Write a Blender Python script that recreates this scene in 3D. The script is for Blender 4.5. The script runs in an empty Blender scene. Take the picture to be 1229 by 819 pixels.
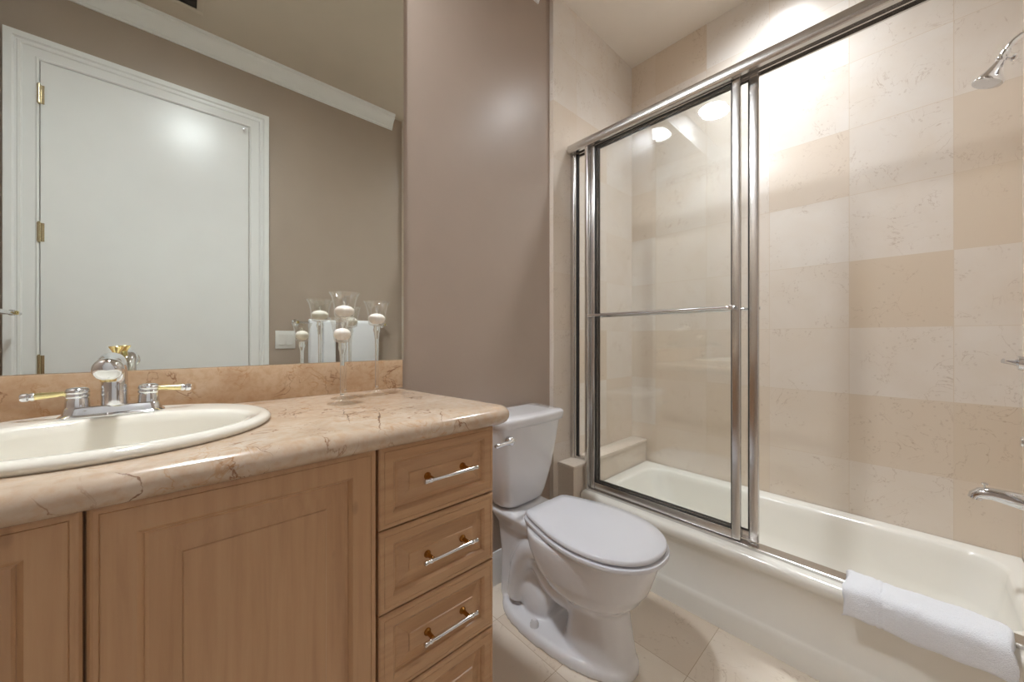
import bpy, bmesh, math, random
from mathutils import Vector, Matrix
PI = math.pi
S = bpy.context.scene
C = S.collection
random.seed(7)

# ------------------------------------------------------------------ camera, world, light, exposure
H = 1.11                                   # camera height
cam_d = bpy.data.cameras.new('camera'); cam = bpy.data.objects.new('camera', cam_d); C.objects.link(cam)
cam.location = (0, 0, H)
cam.rotation_euler = (PI/2, 0, -math.radians(42.58))
cam_d.sensor_width = 36; cam_d.lens = 36*437/1229
cam_d.shift_y = -2.5/1229
cam_d.clip_start = .01
S.camera = cam
w = bpy.data.worlds.new('world'); S.world = w; w.use_nodes = True
w.node_tree.nodes['Background'].inputs[0].default_value = (.9, .95, 1, 1)
w.node_tree.nodes['Background'].inputs[1].default_value = .05
S.view_settings.view_transform = 'Standard'; S.view_settings.look = 'None'
S.view_settings.gamma = 1; S.view_settings.use_curve_mapping = False
S.view_settings.exposure = 1.85
VANITY_LIGHT = 104.0
SHOWER_LIGHT = 94.0
VANITY_BEAM = 0.6
SHOWER_BEAM = 3.2
LIGHT_COLOR = (.93, .975, 1.02)
cy = S.cycles
cy.max_bounces = 14; cy.diffuse_bounces = 8; cy.glossy_bounces = 8; cy.transmission_bounces = 8
cy.transparent_max_bounces = 24; cy.sample_clamp_indirect = 6; cy.use_denoising = True
cy.caustics_reflective = True; cy.caustics_refractive = False; cy.blur_glossy = .4

# room numbers (metres): x along the mirror wall, y towards it
WY = 1.27; TY = 1.244; DY = -.32; RY = -.276; RX = 2.226; LX = -.615; CZ = 2.91
TUB_Z = .326

# ------------------------------------------------------------------ helpers
def srgb(r, g, b):
    f = lambda c: (c/255/12.92) if c/255 <= .04045 else ((c/255+.055)/1.055)**2.4
    return (f(r), f(g), f(b), 1)

class NT:
    def __init__(s, name):
        s.m = bpy.data.materials.new(name); s.m.use_nodes = True
        s.t = s.m.node_tree; s.n = s.t.nodes; s.l = s.t.links
        s.b = s.n['Principled BSDF']; s.out = s.n['Material Output']
    def new(s, typ, **kw):
        n = s.n.new(typ)
        for k, v in kw.items(): setattr(n, k, v)
        return n
    def put(s, sock, v):
        if isinstance(v, bpy.types.NodeSocket): s.l.new(v, sock)
        else: sock.default_value = v
    def math(s, op, a, b=None, c=None):
        n = s.new('ShaderNodeMath', operation=op)
        s.put(n.inputs[0], a)
        if b is not None: s.put(n.inputs[1], b)
        if c is not None: s.put(n.inputs[2], c)
        return n.outputs[0]
    def mix(s, f, a, b):
        n = s.new('ShaderNodeMix', data_type='RGBA')
        s.put(n.inputs[0], f); s.put(n.inputs[6], a); s.put(n.inputs[7], b)
        return n.outputs[2]
    def coord(s, scale=(1, 1, 1), loc=(0, 0, 0)):
        tc = s.new('ShaderNodeTexCoord'); mp = s.new('ShaderNodeMapping')
        mp.inputs['Scale'].default_value = scale; mp.inputs['Location'].default_value = loc
        s.l.new(tc.outputs['Object'], mp.inputs['Vector']); return mp.outputs[0]
    def noise(s, v, scale, detail=4, rough=.5, dist=0):
        n = s.new('ShaderNodeTexNoise'); s.l.new(v, n.inputs['Vector'])
        n.inputs['Scale'].default_value = scale; n.inputs['Detail'].default_value = detail
        n.inputs['Roughness'].default_value = rough; n.inputs['Distortion'].default_value = dist
        return n.outputs['Fac']
    def ramp(s, f, pts):
        n = s.new('ShaderNodeValToRGB'); s.l.new(f, n.inputs[0]); e = n.color_ramp.elements
        while len(e) < len(pts): e.new(.5)
        for i, (p, c) in enumerate(pts):
            e[i].position = p; e[i].color = c if len(c) == 4 else (*c, 1)
        return n.outputs[0]
    def bump(s, h, strength=.1, dist=.01):
        n = s.new('ShaderNodeBump'); n.inputs['Strength'].default_value = strength
        n.inputs['Distance'].default_value = dist; s.l.new(h, n.inputs['Height'])
        s.l.new(n.outputs[0], s.b.inputs['Normal'])
    def set(s, **kw):
        for k, v in kw.items(): s.put(s.b.inputs[k], v)
        return s
    def vein(s, v, scale, width, dist=1.5, detail=5):
        n = s.noise(v, scale, detail, .55, dist)
        a = s.math('ABSOLUTE', s.math('SUBTRACT', n, .5))
        mr = s.new('ShaderNodeMapRange'); s.l.new(a, mr.inputs[0])
        mr.inputs[1].default_value = 0; mr.inputs[2].default_value = width
        mr.inputs[3].default_value = 1; mr.inputs[4].default_value = 0
        return mr.outputs[0]

BW = lambda v: (v, v, v, 1)
def plain(name, col, rough=.4, metal=0.0, bump=None, **kw):
    t = NT(name); v = t.coord()
    c = srgb(*col); d = tuple(x*.93 for x in c[:3])+(1,)
    t.set(**{'Base Color': t.mix(t.noise(v, 6, 3), c, d), 'Roughness': rough, 'Metallic': metal})
    for k, x in kw.items(): t.b.inputs[k.replace('_', ' ')].default_value = x
    if bump: t.bump(t.noise(v, bump[0], 3), bump[1], .003)
    return t.m

M = {}
M['paint'] = plain('taupe_paint', (172, 156, 143), .34, bump=(160, .10))
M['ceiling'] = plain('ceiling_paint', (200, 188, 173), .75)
M['ceiling_light'] = plain('ceiling_paint_bounce_lit', (233, 225, 214), .75)  # ceiling paint lightened over the tub: bounced light put into the colour
M['white_paint'] = plain('white_trim_paint', (233, 233, 233), .28)
M['porcelain'] = plain('white_porcelain', (224, 224, 227), .08, **{'Coat_Weight': .4})
M['seat_plastic'] = plain('white_seat_plastic', (221, 222, 228), .16)
M['tub'] = plain('tub_enamel', (235, 232, 224), .12)
M['sink'] = plain('bone_sink_porcelain', (236, 232, 220), .08, **{'Coat_Weight': .4})
M['brass'] = plain('polished_brass', (240, 226, 168), .14, 1)
M['aged_brass'] = plain('aged_brass', (176, 128, 66), .25, 1)
M['hinge_metal'] = plain('satin_nickel_brass', (205, 192, 162), .25, 1)
M['wax'] = plain('candle_wax', (248, 240, 230), .45)
M['wick'] = plain('wick_cotton', (230, 222, 205), .9)
M['towel'] = plain('white_terry', (242, 244, 249), .95, bump=(420, .9), **{'Sheen_Weight': .3})
M['plastic'] = plain('switch_plastic', (222, 220, 216), .35)
M['dark'] = plain('dark_gap', (40, 34, 28), .7)
M['rubber'] = plain('black_gasket', (36, 35, 34), .6)
M['grout'] = plain('caulk', (222, 214, 202), .6)

def chrome(name, col, rough):
    t = NT(name); v = t.coord()
    r = t.new('ShaderNodeMapRange'); t.l.new(t.noise(v, 20, 2), r.inputs[0])
    r.inputs[3].default_value = rough*.8; r.inputs[4].default_value = rough*1.2
    t.set(**{'Base Color': srgb(*col), 'Metallic': 1.0, 'Roughness': r.outputs[0]}); return t.m
M['chrome'] = chrome('chrome', (226, 228, 232), .05)
M['frame'] = chrome('polished_aluminium', (214, 212, 210), .24)
M['mirror'] = chrome('mirror_silver', (236, 240, 234), .001)

def glass_mat(name, base, tint, top=1.0):
    t = NT(name); t.n.remove(t.b)
    lw = t.new('ShaderNodeLayerWeight'); lw.inputs['Blend'].default_value = .5
    f5 = t.math('POWER', lw.outputs['Facing'], 5.0)
    fac = t.math('MULTIPLY_ADD', f5, top-base, base)
    tr = t.new('ShaderNodeBsdfTransparent'); tr.inputs[0].default_value = (*tint, 1)
    gl = t.new('ShaderNodeBsdfGlossy'); gl.inputs['Roughness'].default_value = .004
    gl.inputs['Color'].default_value = (1, 1, 1, 1)
    mx = t.new('ShaderNodeMixShader'); t.l.new(fac, mx.inputs[0]); t.l.new(tr.outputs[0], mx.inputs[1]); t.l.new(gl.outputs[0], mx.inputs[2])
    t.l.new(mx.outputs[0], t.out.inputs[0]); return t.m
M['glass'] = glass_mat('shower_glass', .042, (.985, .991, .987))
M['goblet'] = glass_mat('goblet_glass', .085, (.98, .983, .98), .9)

def solid_glass():
    t = NT('stem_glass'); v = t.coord()
    t.set(**{'Base Color': (.97, .98, .975, 1), 'Roughness': 0.0, 'IOR': 1.45, 'Transmission Weight': 1.0}); return t.m
M['stem'] = solid_glass()

def wood(name, axis):
    t = NT(name)
    sc = {'z': (26, 26, 1.5), 'x': (1.5, 26, 26)}[axis]
    v = t.coord(sc); n = t.noise(v, 2.2, 6, .6, .35)
    v2 = t.coord({'z': (3.2, 3.2, .8), 'x': (.8, 3.2, 3.2)}[axis], (2.3, 1.1, .4)); n2 = t.noise(v2, 1.6, 3, .5, .6)
    a = t.ramp(n, [(.25, srgb(168, 130, 95)), (.5, srgb(188, 150, 112)), (.8, srgb(199, 163, 125))])
    col = t.mix(t.math('MULTIPLY', n2, .55), a, srgb(172, 130, 94))
    kv = t.coord({'z': (9, 9, 4), 'x': (4, 9, 9)}[axis], (.7, .2, .9))
    vo = t.new('ShaderNodeTexVoronoi'); t.l.new(kv, vo.inputs['Vector']); vo.inputs['Scale'].default_value = 1.3
    knot = t.ramp(vo.outputs['Distance'], [(.0, BW(1)), (.055, BW(.6)), (.085, BW(0))])
    col = t.mix(t.math('MULTIPLY', knot, .35), col, srgb(96, 62, 38))
    t.set(**{'Base Color': col, 'Roughness': .36}); t.bump(n, .04, .002); return t.m
M['wood'] = wood('maple_vertical_grain', 'z')
M['wood_h'] = wood('maple_horizontal_grain', 'x')

def marble(name, cols, cracks=()):
    t = NT(name); v = t.coord((1, 1, 1.0))
    base = t.ramp(t.noise(v, 7, 7, .62, .8), [(p, srgb(*c)) for p, c in zip((.3, .5, .68), cols)])
    fine = t.noise(v, 60, 4, .6)
    base = t.mix(t.math('MULTIPLY', t.ramp(fine, [(.45, BW(0)), (.75, BW(1))]), .5), base, srgb(178, 138, 100))
    patch = t.ramp(t.noise(v, 9, 3, .5), [(.46, BW(0)), (.6, BW(1))])
    v1 = t.math('MULTIPLY', t.vein(v, 5.5, .013, 1.8), patch)
    col = t.mix(t.math('MULTIPLY', v1, .85), base, srgb(120, 72, 34))
    v2 = t.vein(t.coord((1, 1, 1), (3.1, 1.7, .3)), 15, .02, 1.2)
    p2 = t.ramp(t.noise(t.coord((1, 1, 1), (7, 3, 2)), 11, 2), [(.5, BW(0)), (.62, BW(1))])
    col = t.mix(t.math('MULTIPLY', t.math('MULTIPLY', v2, p2), .55), col, srgb(170, 118, 58))
    if cracks:
        tc = t.new('ShaderNodeTexCoord'); sp = t.new('ShaderNodeSeparateXYZ'); t.l.new(tc.outputs['Object'], sp.inputs[0])
        wob = t.math('MULTIPLY', t.math('SUBTRACT', t.noise(tc.outputs['Object'], 38, 4, .6), .5), .030)
        px = t.math('ADD', sp.outputs[0], wob); py = sp.outputs[1]
        tot = None
        for (ax, ay), (bx, by), wd in cracks:
            L = math.hypot(bx-ax, by-ay); dx, dy = (bx-ax)/L, (by-ay)/L
            X = t.math('SUBTRACT', px, ax); Y = t.math('SUBTRACT', py, ay)
            al = t.math('MULTIPLY_ADD', X, dx, t.math('MULTIPLY', Y, dy))
            ac = t.math('ABSOLUTE', t.math('MULTIPLY_ADD', X, -dy, t.math('MULTIPLY', Y, dx)))
            # tapers to nothing at both ends
            f = t.math('DIVIDE', al, L); par = t.math('MULTIPLY', t.math('MULTIPLY', f, t.math('SUBTRACT', 1.0, f)), 4.0*wd)
            m = t.math('MAXIMUM', t.math('MINIMUM', t.math('DIVIDE', t.math('SUBTRACT', par, ac), .0006), 1.0), 0.0)
            tot = m if tot is None else t.math('MAXIMUM', tot, m)
        col = t.mix(t.math('MULTIPLY', tot, .8), col, srgb(104, 62, 34))
    t.set(**{'Base Color': col, 'Roughness': .16}); return t.m
M['marble'] = marble('cream_marble', ((178, 155, 133), (191, 171, 150), (203, 186, 167)),
    [((.372, .90), (.292, .70), .0022), ((.314, .985), (.262, .77), .0014), ((.213, 1.02), (.188, .91), .0010), ((.480, .79), (.430, .70), .0016), ((-.062, .722), (-.030, .70), .0013), ((.075, .75), (.115, .70), .0010)])
M['marble_warm'] = marble('warm_cream_marble', ((190, 158, 126), (203, 173, 142), (212, 187, 158)))

def tile(name, ua, u0, us, va, v0, vs, rough=.22, cols=None, grout=.0018, floor=False):
    """marble tile: two object axes, joint origin and size; face attribute 'tone' picks each tile's own stone colour"""
    t = NT(name); tc = t.new('ShaderNodeTexCoord'); sp = t.new('ShaderNodeSeparateXYZ'); t.l.new(tc.outputs['Object'], sp.inputs[0])
    U = t.math('DIVIDE', t.math('SUBTRACT', sp.outputs[ua], u0), us); V = t.math('DIVIDE', t.math('SUBTRACT', sp.outputs[va], v0), vs)
    def edge(x, size):
        f = t.math('FRACT', x); d = t.math('MINIMUM', f, t.math('SUBTRACT', 1.0, f)); return t.math('MULTIPLY', d, size)
    d = t.math('MINIMUM', edge(U, us), edge(V, vs))
    g = t.math('LESS_THAN', d, grout*.5)
    at = t.new('ShaderNodeAttribute'); at.attribute_name = 'tone'
    tone = at.outputs['Fac']
    # each tile has its own piece of stone: shift the pattern by the tone
    off = t.new('ShaderNodeVectorMath', operation='SCALE'); cmb = t.new('ShaderNodeCombineXYZ')
    t.l.new(tone, cmb.inputs[0]); t.l.new(tone, cmb.inputs[1]); t.l.new(tone, cmb.inputs[2])
    off.inputs[3].default_value = 37.0; t.l.new(cmb.outputs[0], off.inputs[0])
    add = t.new('ShaderNodeVectorMath', operation='ADD'); t.l.new(tc.outputs['Object'], add.inputs[0]); t.l.new(off.outputs[0], add.inputs[1])
    v = add.outputs[0]
    base = t.ramp(tone, cols)
    cl = t.noise(v, 4.5, 4, .55, .5)
    base = t.mix(t.math('MULTIPLY', t.ramp(cl, [(.35, BW(0)), (.7, BW(1))]), .42), base, srgb(214, 199, 180))
    vv = t.vein(v, 6.5 if not floor else 5.5, .008, 1.6)
    pa = t.ramp(t.noise(v, 9, 2), [(.47, BW(0)), (.6, BW(1))])
    base = t.mix(t.math('MULTIPLY', t.math('MULTIPLY', vv, pa), .38 if not floor else .4), base, srgb(150, 116, 84))
    fl = t.new('ShaderNodeTexVoronoi'); t.l.new(v, fl.inputs['Vector']); fl.inputs['Scale'].default_value = 42
    fk = t.math('MULTIPLY', t.ramp(fl.outputs['Distance'], [(.0, BW(1)), (.14, BW(.7)), (.2, BW(0))]), pa)
    base = t.mix(t.math('MULTIPLY', fk, .26), base, srgb(150, 122, 96))
    col = t.mix(g, base, srgb(206, 190, 170) if not floor else srgb(176, 156, 132))
    t.set(**{'Base Color': col, 'Roughness': t.math('MULTIPLY_ADD', g, .4, rough)})
    return t.m
WALLC = [(0, srgb(228, 223, 217)), (.45, srgb(223, 214, 204)), (.66, srgb(220, 207, 192)), (1, srgb(212, 195, 173))]
Z0 = 1.16; ZS = .2975
M['tile_right'] = tile('wall_tile_long', 1, .48, .30, 2, Z0, ZS, cols=WALLC)
M['tile_side'] = tile('wall_tile_end', 0, RX, .30, 2, Z0, ZS, cols=WALLC)
M['tile_floor'] = tile('floor_tile', 0, 1.235, .305, 1, .492, .305, .25,
                       [(0, srgb(232, 222, 208)), (.5, srgb(225, 213, 197)), (1, srgb(216, 201, 183))], .0022, True)

def emitter(name, col, s, beam):
    t = NT(name); t.n.remove(t.b); e = t.new('ShaderNodeEmission'); e.inputs[0].default_value = (*col, 1); e.inputs[1].default_value = s
    # reflector beam: less light towards the sides
    g = t.new('ShaderNodeNewGeometry'); dp = t.new('ShaderNodeVectorMath', operation='DOT_PRODUCT')
    t.l.new(g.outputs['Incoming'], dp.inputs[0]); t.l.new(g.outputs['Normal'], dp.inputs[1])
    t.l.new(t.math('MULTIPLY', t.math('POWER', t.math('ABSOLUTE', dp.outputs['Value']), beam), s), e.inputs[1])
    t.l.new(e.outputs[0], t.out.inputs[0]); return t.m
M['lamp_vanity'] = emitter('vanity_lamp_glow', LIGHT_COLOR, VANITY_LIGHT, VANITY_BEAM)
M['lamp_shower'] = emitter('shower_lamp_glow', LIGHT_COLOR, SHOWER_LIGHT, SHOWER_BEAM)

# ---- object helpers (geometry is given in world coordinates; obj() shifts it to the thing's own origin)
def thing(name, label, cat, loc, group=None):
    o = bpy.data.objects.new(name, None); C.objects.link(o); o.location = loc; o.empty_display_size = .05
    o['label'] = label; o['category'] = cat
    if group: o['group'] = group
    return o
def tag(o, label, cat, group=None, kind=None):
    o['label'] = label; o['category'] = cat
    if group: o['group'] = group
    if kind: o['kind'] = kind
    return o
def base_of(o):
    while o.parent: o = o.parent
    return Vector(o.location)
def obj(name, bm, mat, parent=None, smooth=40, mods=None, origin=None):
    bmesh.ops.recalc_face_normals(bm, faces=bm.faces[:])
    me = bpy.data.meshes.new(name)
    o = bpy.data.objects.new(name, me); C.objects.link(o)
    org = Vector((0, 0, 0))
    if parent is not None:
        org = base_of(parent); o.parent = parent
    elif origin is not None:
        org = Vector(origin); o.location = org
    bmesh.ops.translate(bm, verts=bm.verts[:], vec=-org)
    bm.to_mesh(me); bm.free()
    me.materials.append(mat)
    if smooth:
        me.shade_smooth(); me.set_sharp_from_angle(angle=math.radians(smooth))
    for typ, kw in (mods or []):
        md = o.modifiers.new(typ.lower(), typ)
        for k, v in kw.items(): setattr(md, k, v)
    return o
def struct(name, bm, mat, label, cat, parent=None, **kw):
    o = obj(name, bm, mat, parent, **kw)
    if parent is None: tag(o, label, cat, kind='structure')
    return o
def B(): return bmesh.new()
def box(bm, x0, x1, y0, y1, z0, z1, bev=0, seg=2):
    r = bmesh.ops.create_cube(bm, size=1)
    vs = r['verts']
    bmesh.ops.scale(bm, vec=(x1-x0, y1-y0, z1-z0), verts=vs)
    bmesh.ops.translate(bm, vec=((x0+x1)/2, (y0+y1)/2, (z0+z1)/2), verts=vs)
    if bev:
        es = list({e for v in vs for e in v.link_edges})
        bmesh.ops.bevel(bm, geom=es, offset=bev, segments=seg, profile=.5, affect='EDGES')
    return bm
def loft(bm, loops, cap0=True, cap1=True, closed=True):
    rows = [[bm.verts.new(p) for p in lp] for lp in loops]
    n = len(rows[0])
    for a, b in zip(rows, rows[1:]):
        for i in range(n if closed else n-1):
            j = (i+1) % n
            bm.faces.new((a[i], a[j], b[j], b[i]))
    if cap0: bm.faces.new(rows[0][::-1])
    if cap1: bm.faces.new(rows[-1])
    return rows
def lathe(bm, prof, c=(0, 0, 0), axis=(0, 0, 1), seg=32):
    """prof: (radius, height) list"""
    ax = Vector(axis).normalized(); q = Vector((0, 0, 1)).rotation_difference(ax)
    loops = []
    for r, h in prof:
        r = max(r, 1e-5)
        loops.append([Vector(c)+q @ Vector((r*math.cos(2*PI*k/seg), r*math.sin(2*PI*k/seg), h)) for k in range(seg)])
    loft(bm, loops); return bm
def tube(bm, pts, r, seg=14, cap=True):
    pts = [Vector(p) for p in pts]; rs = r if isinstance(r, (list, tuple)) else [r]*len(pts)
    loops = []; prev = None
    for i, p in enumerate(pts):
        t = (pts[min(i+1, len(pts)-1)]-pts[max(i-1, 0)]).normalized()
        if prev is None:
            up = Vector((0, 0, 1)) if abs(t.z) < .9 else Vector((1, 0, 0))
            n = t.cross(up).normalized()
        else:
            n = (prev - t*prev.dot(t)).normalized()
        prev = n; b = t.cross(n)
        loops.append([p+(n*math.cos(2*PI*k/seg)+b*math.sin(2*PI*k/seg))*rs[i] for k in range(seg)])
    loft(bm, loops, cap, cap); return bm
def cr(pts, n=8, closed=False):
    """Catmull-Rom through points"""
    P = [Vector(p) for p in pts]; out = []; m = len(P)
    rng = range(m) if closed else range(m-1)
    for i in rng:
        if closed: a, b, c, d = P[(i-1) % m], P[i], P[(i+1) % m], P[(i+2) % m]
        else: a, b, c, d = P[max(i-1, 0)], P[i], P[i+1], P[min(i+2, m-1)]
        for k in range(n):
            t = k/n
            out.append(.5*((2*b)+(c-a)*t+(2*a-5*b+4*c-d)*t*t+(3*b-a-3*c+d)*t**3))
    if not closed: out.append(P[-1])
    return out
def rrect(x0, x1, y0, y1, r, z, n=8):
    out = []
    for cx, cy_, a0 in ((x1-r, y1-r, 0), (x0+r, y1-r, PI/2), (x0+r, y0+r, PI), (x1-r, y0+r, 3*PI/2)):
        for k in range(n+1):
            a = a0+PI/2*k/n
            out.append(Vector((cx+r*math.cos(a), cy_+r*math.sin(a), z)))
    return out
def prism(bm, prof, axis, a0, a1):
    """closed 2D profile extruded along an axis: 'x' -> (y,z), 'y' -> (x,z), 'z' -> (x,y)"""
    def P(p, a): return {'x': (a, p[0], p[1]), 'y': (p[0], a, p[1]), 'z': (p[0], p[1], a)}[axis]
    loft(bm, [[P(p, a0) for p in prof], [P(p, a1) for p in prof]]); return bm
def dup(root, loc, label, name=None):
    r = root.copy(); C.objects.link(r); r.location = loc; r['label'] = label
    for ch in list(root.children):
        c = ch.copy(); C.objects.link(c); c.parent = r
        for g in ch.children:
            d = g.copy(); C.objects.link(d); d.parent = c
    return r

# ------------------------------------------------------------------ the room
def tile_sheet(name, mat, label, fixed, thick, ua, us0, us, u_lo, u_hi, z_lo, z_hi, tones=None):
    """tiled wall slab: one face per tile on the visible side, carrying its own 'tone'"""
    bm = B(); lay = bm.faces.layers.float.new('tone')
    def cuts(lo, hi, o, s):
        k0 = math.ceil((lo-o)/s+1e-6); r = [lo]; k = k0
        while o+k*s < hi-1e-6:
            r.append(o+k*s); k += 1
        return r+[hi]
    us_ = cuts(u_lo, u_hi, us0, us); zs_ = cuts(z_lo, z_hi, Z0, ZS)
    P = (lambda u, z, f: (u, f, z)) if ua == 'x' else (lambda u, z, f: (f, u, z))
    G = [[bm.verts.new(P(u, z, fixed)) for u in us_] for z in zs_]
    for i in range(len(zs_)-1):
        for j in range(len(us_)-1):
            f = bm.faces.new((G[i][j], G[i][j+1], G[i+1][j+1], G[i+1][j]))
            col = math.floor(((us_[j]+us_[j+1])/2-us0)/us); row = math.floor(((zs_[i]+zs_[i+1])/2-Z0)/ZS)
            v = (tones or {}).get((col, row))
            f[lay] = v if v is not None else random.choice((.1, .2, .32, .42, .5, .58, .66, .8, .35))+random.uniform(-.03, .03)
    r = bmesh.ops.extrude_face_region(bm, geom=bm.faces[:])
    vs = [g for g in r['geom'] if isinstance(g, bmesh.types.BMVert)]
    d = (0, thick, 0) if ua == 'x' else (thick, 0, 0)
    bmesh.ops.translate(bm, verts=vs, vec=d)
    return struct(name, bm, mat, label, 'wall', smooth=0)

struct('wall_back', box(B(), LX-.05, 1.434, WY, WY+.06, 0, CZ), M['paint'], 'taupe painted wall behind the vanity mirror and the toilet', 'wall', smooth=0)
struct('wall_front', box(B(), LX-.05, 1.37, DY-.06, DY, 0, CZ), M['paint'], 'taupe painted wall around the white door, seen in the mirror', 'wall', smooth=0)
struct('wall_left', box(B(), LX-.06, LX, DY-.06, WY+.06, 0, CZ), M['paint'], 'taupe painted side wall at the left end of the vanity', 'wall', smooth=0)
# long tiled wall: column 0 starts at y = .48 (columns rise with y), row 0 starts at z = 1.16
T = {(-1, 3): .25, (-1, 2): .66, (-1, 1): .22, (-1, 0): .48, (-1, -1): .50, (-1, -2): .63, (-1, -3): .55,
     (-2, 3): .15, (-2, 2): .28, (-2, 1): .33, (-2, 0): .90, (-2, -1): .43, (-2, -2): .80, (-2, -3): .5,
     (-3, 3): .4, (-3, 2): .72, (-3, 1): .86, (-3, 0): .46, (-3, -1): .42, (-3, -2): .92, (-3, -3): .75,
     (-1, 4): .1, (-2, 4): .2, (-3, 4): .3, (0, 3): .2, (0, 2): .35, (0, 1): .42, (0, 0): .4, (0, -1): .6, (0, -2): .78, (0, -3): .7,
     (1, 3): .3, (1, 2): .3, (1, 1): .45, (1, 0): .45, (1, -1): .72, (1, -2): .66, (1, -3): .6}
tile_sheet('wall_right', M['tile_right'], 'long cream marble tiled wall behind the bathtub', RX, .06, 'y', .48, .30, RY-.1, WY+.06, 0, CZ, T)
tile_sheet('wall_alcove_back', M['tile_side'], 'narrow cream tiled end wall of the tub beyond the toilet', TY, .086, 'x', RX, .30, 1.434, RX, 0, CZ, {(-1, 5): .1, (-2, 5): .15, (-3, 5): .05, (-1, 4): .15, (-2, 4): .08, (-3, 4): .2, (-1, 3): .2, (-2, 3): .62, (-3, 3): .66, (-1, 2): .3, (-2, 2): .25, (-3, 2): .55, (-1, 1): .48, (-2, 1): .3, (-3, 1): .6, (-1, 0): .35, (-2, 0): .5, (-3, 0): .7})
tile_sheet('wall_alcove_front', M['tile_side'], 'cream tiled end wall that carries the shower head and tub spout', RY, -.104, 'x', RX, .30, 1.37, RX, 0, CZ)

bm = B(); lay = bm.faces.layers.float.new('tone')
xs = [LX-.06]+[1.235+k*.305 for k in range(-6, 4) if LX < 1.235+k*.305 < 2.29]+[2.29]
ys = [DY-.06]+[.492+k*.305 for k in range(-2, 3)]+[WY+.06]
G = [[bm.verts.new((x, y, 0)) for x in xs] for y in ys]
for i in range(len(ys)-1):
    for j in range(len(xs)-1):
        f = bm.faces.new((G[i][j], G[i][j+1], G[i+1][j+1], G[i+1][j])); f[lay] = random.random()
r = bmesh.ops.extrude_face_region(bm, geom=bm.faces[:])
bmesh.ops.translate(bm, verts=[g for g in r['geom'] if isinstance(g, bmesh.types.BMVert)], vec=(0, 0, -.05))
struct('floor', bm, M['tile_floor'], 'beige marble tiled bathroom floor', 'floor', smooth=0)
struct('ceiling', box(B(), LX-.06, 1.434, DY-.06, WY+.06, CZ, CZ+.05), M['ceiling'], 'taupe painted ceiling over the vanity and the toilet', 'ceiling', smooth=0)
struct('ceiling_alcove', box(B(), 1.434, RX+.06, DY-.06, WY+.06, CZ, CZ+.05), M['ceiling_light'], 'ceiling over the tub alcove, its colour lightened to imitate bounced light', 'ceiling', smooth=0)

# crown moulding, in (distance from wall, drop below ceiling)
CROWN = [(d*.74, h*.74) for d, h in [(0, .140), (.010, .140), (.012, .128), (.020, .122), (.024, .112), (.034, .088), (.052, .062), (.070, .046), (.076, .038), (.080, .026), (.090, .022), (.092, .0), (0, 0)]]
bm = B(); prism(bm, [(WY-d, CZ-h) for d, h in CROWN], 'x', LX, 1.345)
struct('trim_1', bm, M['white_paint'], 'white crown moulding along the top of the mirror wall', 'crown moulding', smooth=25)
bm = B(); prism(bm, [(DY+d, CZ-h) for d, h in CROWN], 'x', LX, 1.285)
struct('trim_2', bm, M['white_paint'], 'white crown moulding above the door, seen in the mirror', 'crown moulding', smooth=25)
bm = B(); prism(bm, [(LX+d, CZ-h) for d, h in CROWN], 'y', DY, WY)
struct('trim_3', bm, M['white_paint'], 'white crown moulding along the top of the left wall', 'crown moulding', smooth=25)
BASE = [(0, 0), (.014, 0), (.014, .115), (.010, .130), (.006, .145), (0, .145)]
bm = B(); prism(bm, [(WY-d, h) for d, h in BASE], 'x', .60, 1.434)
struct('baseboard_back', bm, M['white_paint'], 'white baseboard on the wall behind the toilet', 'baseboard', smooth=25)
bm = B(); prism(bm, [(DY+d, h) for d, h in BASE], 'x', .442, 1.37)
struct('baseboard_front', bm, M['white_paint'], 'white baseboard on the wall right of the door', 'baseboard', smooth=25)

# door and casing (behind the camera, seen in the mirror)
DX0, DX1, DZ = -.49, .336, 2.455
d = struct('door_1', box(B(), DX0+.003, DX1-.003, DY, DY+.012, .008, DZ-.003, .001, 1), M['white_paint'], 'tall smooth white door reflected in the vanity mirror', 'door', smooth=30)
CAS = [(0, 0), (0, .014), (.006, .018), (.012, .014), (.05, .014), (.054, .02), (.062, .022), (.066, .018), (.072, .018), (.078, .026), (.102, .028), (.104, .024), (.104, 0)]
bm = B()
path = [((DX0, 0), (-1, 0)), ((DX0, DZ), (-1, 1)), ((DX1, DZ), (1, 1)), ((DX1, 0), (1, 0))]
loops = []
for (px, pz), (ox, oz) in path:
    loops.append([(px+ox*u, DY+v, pz+oz*u) for u, v in CAS])
loft(bm, loops)
struct('door_casing', bm, M['white_paint'], '', '', parent=d, smooth=25)
for k, hz in enumerate((2.29, 1.625, .985, .28)):
    bm = B(); lathe(bm, [(.0, -.05), (.004, -.05), (.0045, -.046), (.0065, -.045), (.0065, .045), (.0045, .046), (.004, .05), (0, .05)], (DX0, DY+.02, hz), seg=14)
    box(bm, DX0, DX0+.016, DY+.010, DY+.0145, hz-.045, hz+.045)
    obj('hinge', bm, M['hinge_metal'], d)
bm = B(); tube(bm, [(DX1-.028, DY+.012, DZ-.03), (DX1-.028, DY+.03, DZ-.03)], .004); lathe(bm, [(0, 0), (.008, .001), (.009, .006), (.006, .01), (0, .011)], (DX1-.028, DY+.028, DZ-.03), (0, 1, 0), 12)
obj('door_stop', bm, M['chrome'], d)
bm = B(); lathe(bm, [(.0, 0), (.027, 0), (.027, .006), (.022, .01), (.011, .012), (.010, .035), (0, .036)], (DX1-.06, DY+.012, .90), (0, 1, 0), 20)
tube(bm, [(DX1-.06, DY+.045, .90), (DX1-.09, DY+.052, .90), (DX1-.16, DY+.052, .90)], [.010, .009, .007]); obj('handle', bm, M['chrome'], d)

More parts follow.
